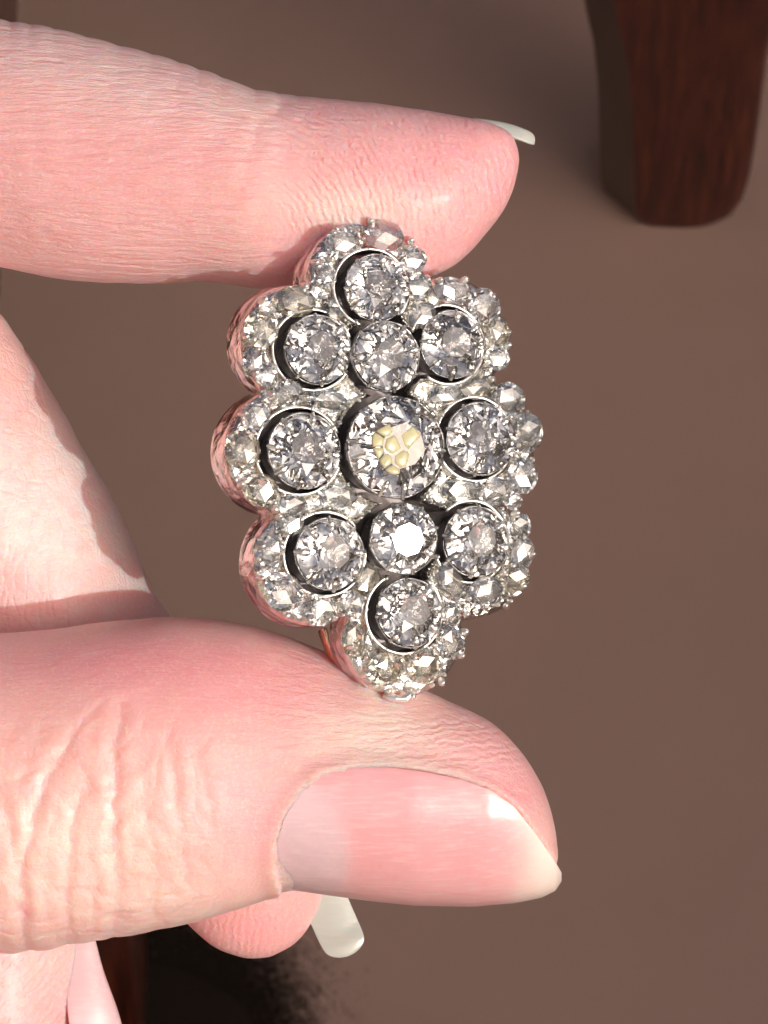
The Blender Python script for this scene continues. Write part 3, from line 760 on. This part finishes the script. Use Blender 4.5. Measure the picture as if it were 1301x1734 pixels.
# ---- brilliant cut stones
def hull(name, pts, mats):
    bm = bmesh.new(); [bm.verts.new(p) for p in pts]
    r = bmesh.ops.convex_hull(bm, input=bm.verts)
    bmesh.ops.delete(bm, geom=[g for g in r['geom_interior'] if isinstance(g, bmesh.types.BMVert)] , context='VERTS')
    bmesh.ops.dissolve_limit(bm, angle_limit=R(1.2), verts=bm.verts, edges=bm.edges)
    bmesh.ops.recalc_face_normals(bm, faces=bm.faces)
    return bm_mesh(name, bm, mats)
def old_cut(r, rs, table=.50, crown=.36, pav=.62, culet=.10):
    p = []; j = lambda s_: (rs.rand() - .5) * s_
    ov = 1 + j(.06); a0 = rs.rand() * 6.28
    def ring(n, rad, z, off, jit=.02):
        for k in range(n):
            a = a0 + 2 * math.pi * (k + off) / n; rr = rad * (1 + j(jit)); p.append(Vector((rr * math.cos(a) * ov * r, rr * math.sin(a) / ov * r, (z + j(jit * .8)) * r)))
    n0 = len(p)
    ring(8, table, crown, 0, .10)
    zt = crown * r
    for q in p[n0:]: q.z = zt
    ring(8, .74, crown * .66, .5, .06); ring(8, .90, crown * .30, .0, .05); ring(16, 1.0, 0.03, 0, .015); ring(16, 1.0, -.03, 0, .015)
    ring(8, .78, -pav * .30, .0, .08); ring(8, .55, -pav * .60, .5, .10); ring(7, .30, -pav * .85, .2, .12); ring(6, culet, -pav, 0, .02)
    return p
def small_cut(rx, ry, rs, n=12):
    p = []; j = lambda s_: (rs.rand() - .5) * s_; a0 = rs.rand() * 6.28
    def ring(n, f, z, off, jit=.05):
        for k in range(n):
            a = a0 + 2 * math.pi * (k + off) / n; p.append(Vector((rx * f * math.cos(a) * (1 + j(jit)), ry * f * math.sin(a) * (1 + j(jit)), min(rx, ry) * (z + j(jit)))))
    ring(n, 1.0, 0, 0, .03); ring(n, 1.0, -.06, 0, .03)
    ring(6, .68, .27, .3, .12); p.append(Vector((rx * j(.3), ry * j(.3), min(rx, ry) * .38)))
    ring(7, .62, -.38, .2, .12); ring(4, .20, -.62, 0, .1)
    return p
def rose_cut(rx, ry, h, rs, n=12, six=6):
    p = []; j = lambda s_: (rs.rand() - .5) * s_; a0 = rs.rand() * 6.28
    for k in range(n):
        a = a0 + 2 * math.pi * k / n; p.append(Vector((rx * math.cos(a) * (1 + j(.06)), ry * math.sin(a) * (1 + j(.06)), 0)))
        p.append(Vector((rx * math.cos(a) * .9, ry * math.sin(a) * .9, -h * .25)))
    for k in range(six):
        a = a0 + .3 + 2 * math.pi * k / six; p.append(Vector((rx * .58 * math.cos(a) * (1 + j(.15)), ry * .58 * math.sin(a) * (1 + j(.15)), h * (.68 + j(.12)))))
    p.append(Vector((rx * j(.25), ry * j(.25), h)))
    return p

# bead and claw, shared meshes
bm = bmesh.new(); bmesh.ops.create_icosphere(bm, subdivisions=2, radius=1.0)
for v in bm.verts: v.co *= 1 + (random.random() - .5) * .16
BEAD = bm_mesh('bead', bm, [M_BEAD], True)
bm = bmesh.new()
rings = [(0, .95, .55), (.35, .8, .5), (.7, .7, .55), (1.0, .85, .75), (1.25, .9, .85), (1.5, .7, .6), (1.62, .3, .25)]
prev = None
for z, a, b in rings:
    cur = [bm.verts.new((a * math.cos(2 * math.pi * k / 8), b * math.sin(2 * math.pi * k / 8), z)) for k in range(8)]
    if prev:
        for k in range(8): bm.faces.new((prev[k], prev[(k + 1) % 8], cur[(k + 1) % 8], cur[k]))
    else: bm.faces.new(cur[::-1])
    prev = cur
bm.faces.new(prev); CLAW = bm_mesh('claw', bm, [M_BEAD], True)

def cup(name, r, depth, mats, taper=.82, n=48, wall=.018):
    vs = []; fs = []
    prof = [(r * taper, -depth), (r * .93, -depth * .5), (r * 1.0 + wall * .2, -.012), (r * 1.0 + wall * .2, .002), (r * 1.0, .007), (r * .985, .012), (r * .97, -.02), (r * taper * .88, -depth * .62), (r * .3, -depth * .97), (0.0005, -depth)]
    for i, (rr, z) in enumerate(prof):
        for k in range(n):
            a = 2 * math.pi * k / n; f = 1 + (.010 * math.sin(8 * a) if 0 < i < 5 else 0); vs.append((rr * f * math.cos(a), rr * f * math.sin(a), z))
        if i:
            for k in range(n): fs.append(((i - 1) * n + k, (i - 1) * n + (k + 1) % n, i * n + (k + 1) % n, i * n + k))
    me_ = mesh_from(name, vs, fs, mats); mi = [0 if i < 6 * n else 1 for i in range(len(fs))]; me_.polygons.foreach_set('material_index', mi); return me_

rs = np.random.RandomState(11)
for i, (c, r, h) in enumerate(UV_M):
    base_w = h - .02
    tilt = Matrix.Rotation(R(rs.uniform(-11, -4)), 4, 'X') @ Matrix.Rotation(R(rs.uniform(-9, 6)), 4, 'Y')
    if i == 0: tilt = Matrix.Identity(4)
    if i == 8: tilt = Matrix.Rotation(R(6.5), 4, 'X') @ Matrix.Rotation(R(0), 4, 'Y')
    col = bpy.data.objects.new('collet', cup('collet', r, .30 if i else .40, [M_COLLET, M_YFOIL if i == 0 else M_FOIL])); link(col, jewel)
    col.location = (c.x, c.y, base_w)
    st = bpy.data.objects.new('diamond', hull('diamond', old_cut(r * .985, rs, table=.46 if i != 8 else .48, crown=.40, pav=.60, culet=.12), [M_DIA[0]]))
    link(st, jewel, {0: 'large centre diamond with its pale yellow inner glow built on top'}.get(i)); st.location = (c.x, c.y, base_w + .006); st.rotation_euler = tilt.to_euler()
    nc = 10 if i == 0 else 8; a0 = rs.rand() * 6.28
    for k in range(nc):
        a = a0 + 2 * math.pi * (k + (rs.rand() - .5) * .25) / nc
        cl = bpy.data.objects.new('claw', CLAW); link(cl, col)
        s_ = .024 * (1 + rs.uniform(-.2, .25)); dirv = Vector((-math.cos(a) * .80, -math.sin(a) * .80, .66)).normalized()
        cl.rotation_mode = 'QUATERNION'; cl.rotation_quaternion = dirv.to_track_quat('Z', 'X')
        cl.location = (math.cos(a) * r * 1.0, math.sin(a) * r * 1.0, .0); cl.scale = (s_, s_, r * .16 + .028)
        bd = bpy.data.objects.new('bead', BEAD); link(bd, col)
        rr = r * .82; z_ = .19 * r + .012
        bd.location = (math.cos(a) * rr, math.sin(a) * rr, z_); sb = .022 * (1 + rs.uniform(-.2, .3)); bd.scale = (sb, sb, sb * .8)

# ---- rose cut stones of the border: (px, py, half width, half height, turn)
ROSE = [(580, 410, 30, 26, -20), (651, 398, 34, 26, 15), (553, 466, 20, 20, 0), (700, 440, 22, 24, 60), (709, 486, 22, 26, 80), (566, 516, 16, 18, 0), (716, 534, 20, 26, 50),
        (571, 534, 24, 18, 35), (500, 511, 34, 25, 5), (442, 557, 29, 31, 0), (431, 612, 20, 26, 10), (452, 634, 20, 20, 0),
        (488, 668, 26, 23, 0), (556, 679, 34, 19, 8), (433, 705, 24, 24, 0), (410, 762, 30, 32, 0), (441, 830, 29, 27, 30), (498, 857, 24, 20, 0), (572, 838, 34, 20, 8), (455, 672, 14, 14, 0),
        (490, 888, 26, 20, -15), (456, 930, 26, 28, 0), (479, 1003, 34, 31, 35), (544, 1034, 29, 25, 0), (596, 1022, 22, 22, 0), (620, 982, 22, 30, 25), (452, 968, 14, 16, 0),
        (600, 1083, 21, 32, -10), (630, 1092, 14, 26, -25), (652, 1134, 32, 28, 0), (718, 1128, 29, 30, 0), (764, 1088, 26, 30, -30), (766, 1042, 18, 22, 0),
        (765, 985, 22, 36, -28), (823, 1004, 33, 27, 0), (872, 984, 24, 30, 40), (886, 938, 22, 28, 10), (880, 892, 22, 24, 0),
        (836, 832, 31, 24, 0), (783, 829, 34, 20, -5), (885, 806, 28, 30, 20), (894, 734, 27, 33, 0), (862, 676, 31, 27, 35), (812, 657, 33, 20, 0), (758, 667, 30, 18, -10), (872, 848, 18, 16, 0),
        (768, 492, 34, 22, 5), (820, 517, 30, 28, 40), (846, 562, 20, 28, -10), (843, 606, 22, 22, 0), (806, 634, 22, 14, -20), (735, 505, 12, 16, 0)]
for k, (x, y, a, b, t) in enumerate(ROSE):
    c = loc(x, y, 0); w_ = float(dome(c.x, c.y)); c = loc(x, y, w_ + .055)
    st = bpy.data.objects.new('rose_diamond', hull('rose_diamond', small_cut(a / PXC * 1.06, b / PXC * 1.06, rs, 12 if a > 24 else 9), [M_ROSE[rs.choice([0, 0, 1, 2])]]))
    link(st, jewel); st.location = (c.x, c.y, w_ + min(a, b) / PXC * .58)
    lean = Vector((c.x, c.y * .6)) * .13 + Vector((rs.uniform(-.10, .10), rs.uniform(-.16, .06)))
    st.rotation_euler = (-lean.y, lean.x, R(-t))
# grains and small claws: on the outer edge between stones, and on the inner ledge
beads = []
def sd1(f, x, y): return float(f(np.array([x]), np.array([y]))[0])
for (c, r) in UV_L:
    n = 34
    last = -9
    for k in range(n):
        a = 2 * math.pi * k / n + rs.rand() * .1; p = (c.x + math.cos(a) * r, c.y + math.sin(a) * r)
        if sd1(sdf_outer, *p) < -.004: continue
        if k - last < 3 + (rs.rand() > .4): continue
        last = k
        beads.append((p[0] - math.cos(a) * .010, p[1] - math.sin(a) * .010, .026, .022))
        if rs.rand() > .3: beads.append((p[0] - math.cos(a + .2) * .055, p[1] - math.sin(a + .2) * .055, .017, .02))
outer_n = len(beads)
us = rs.uniform(-1.1, 1.2, 9000); vs_ = rs.uniform(-1.6, 1.6, 9000); dd = sdf_plate(us, vs_)
RL = [(loc(x, y, 0.05), a / PXC, b / PXC) for x, y, a, b, t in ROSE]
for u_, v_, d_ in zip(us, vs_, dd):
    if d_ > -.012 or len(beads) > 270: continue
    if any(math.hypot(u_ - c.x, v_ - c.y) < (a + b) / 2 * .80 for c, a, b in RL): continue
    if any(math.hypot(u_ - q[0], v_ - q[1]) < .048 for q in beads): continue
    beads.append((u_, v_, rs.uniform(.011, .019), .012))
for i, (u_, v_, s_, lift) in enumerate(beads):
    bd = bpy.data.objects.new('grain', BEAD); link(bd, jewel); bd.location = (u_, v_, float(dome(u_, v_)) + lift + .030); k = 1 + rs.uniform(-.15, .2)
    bd.scale = (s_ * k, s_ * (1 + rs.uniform(-.2, .2)), s_ * 2.0); bd.rotation_euler = (rs.uniform(-.3, .3), rs.uniform(-.3, .3), 0)
# pierced ledge wires round each petal's stone
for i, (c, r, h) in enumerate(UV_M):
    if i in (0, 1, 8): continue
    pts = []
    for k in range(60):
        a = 2 * math.pi * k / 60; q = (c.x - .03 + math.cos(a) * (r + .036), c.y + math.sin(a) * (r + .036))
        pts.append(q if sd1(sdf_plate, *q) < 0.004 else None)
    best = []; run = []
    for q in pts + pts:
        if q is None: run = []
        else:
            run.append(q)
            if len(run) > len(best) and len(run) <= 60: best = list(run)
    if len(best) > 6:
        link(bpy.data.objects.new('ledge_wire', tube_mesh('ledge_wire', [Vector((a, b, float(dome(a, b)) + .048)) for a, b in best], .0095, [M_BEAD], 8, 1.3)), jewel)

# yellow glow inside the centre stone, imitated by small coloured petals on its table
ym = NT('yellow_glow'); ym.l(ym.mix(ym.noise(14, 4, .6, ym.coord()), (0.44, 0.38, 0.17), (0.66, 0.62, 0.42)), ym.b.inputs['Base Color'])
ym.set(Roughness=0.25, Coat_Weight=0.25, Coat_Roughness=0.1, Subsurface_Weight=0.3, Subsurface_Scale=0.03)
c, r, h = UV_M[0]
top_w = h - .0155 + .40 * r * .985
seeds = [loc(x, y, top_w) for x, y in [(650, 725), (638, 747), (664, 755), (690, 742), (652, 779), (679, 779), (703, 787), (712, 764), (676, 718), (640, 768), (690, 806), (665, 800)]]
hc = loc(674, 757, top_w)
def clip_poly(poly, px_, py_, nx, ny):
    out_ = []
    for (x0, y0), (x1, y1) in zip(poly, poly[1:] + poly[:1]):
        d0 = (x0 - px_) * nx + (y0 - py_) * ny; d1 = (x1 - px_) * nx + (y1 - py_) * ny
        if d0 <= 0: out_.append((x0, y0))
        if d0 * d1 < 0: t_ = d0 / (d0 - d1); out_.append((x0 + (x1 - x0) * t_, y0 + (y1 - y0) * t_))
    return out_
for k, a in enumerate(seeds):
    if k in (6, 7, 8, 10): continue
    poly = [(hc.x + .172 * math.cos(q) * (1 + .10 * math.sin(3 * q)), hc.y + .168 * math.sin(q) * (1 + .08 * math.cos(4 * q + 1))) for q in [2 * math.pi * m_ / 40 for m_ in range(40)]]
    for m_, b in enumerate(seeds):
        if m_ == k: continue
        dx, dy = b.x - a.x, b.y - a.y; L = math.hypot(dx, dy); poly = clip_poly(poly, (a.x + b.x) / 2 - dx / L * .004, (a.y + b.y) / 2 - dy / L * .004, dx / L, dy / L)
        if len(poly) < 3: break
    if len(poly) < 3: continue
    mx_ = sum(p[0] for p in poly) / len(poly); my_ = sum(p[1] for p in poly) / len(poly); tx, ty = rs.uniform(-.10, .10), rs.uniform(-.10, .05)
    pts = [Vector((x - mx_, y - my_, -.012)) for x, y in poly] + [Vector(((x - mx_) * .94, (y - my_) * .94, .003 + tx * (x - mx_) + ty * (y - my_))) for x, y in poly] + \
          [Vector(((x - mx_) * .6, (y - my_) * .6, .009 + tx * (x - mx_) * .6 + ty * (y - my_) * .6)) for x, y in poly]
    o = bpy.data.objects.new('petal', hull('petal', pts, [ym.m])); link(o, jewel); o.location = (mx_, my_, top_w)
    for p_ in o.data.polygons: p_.use_smooth = True
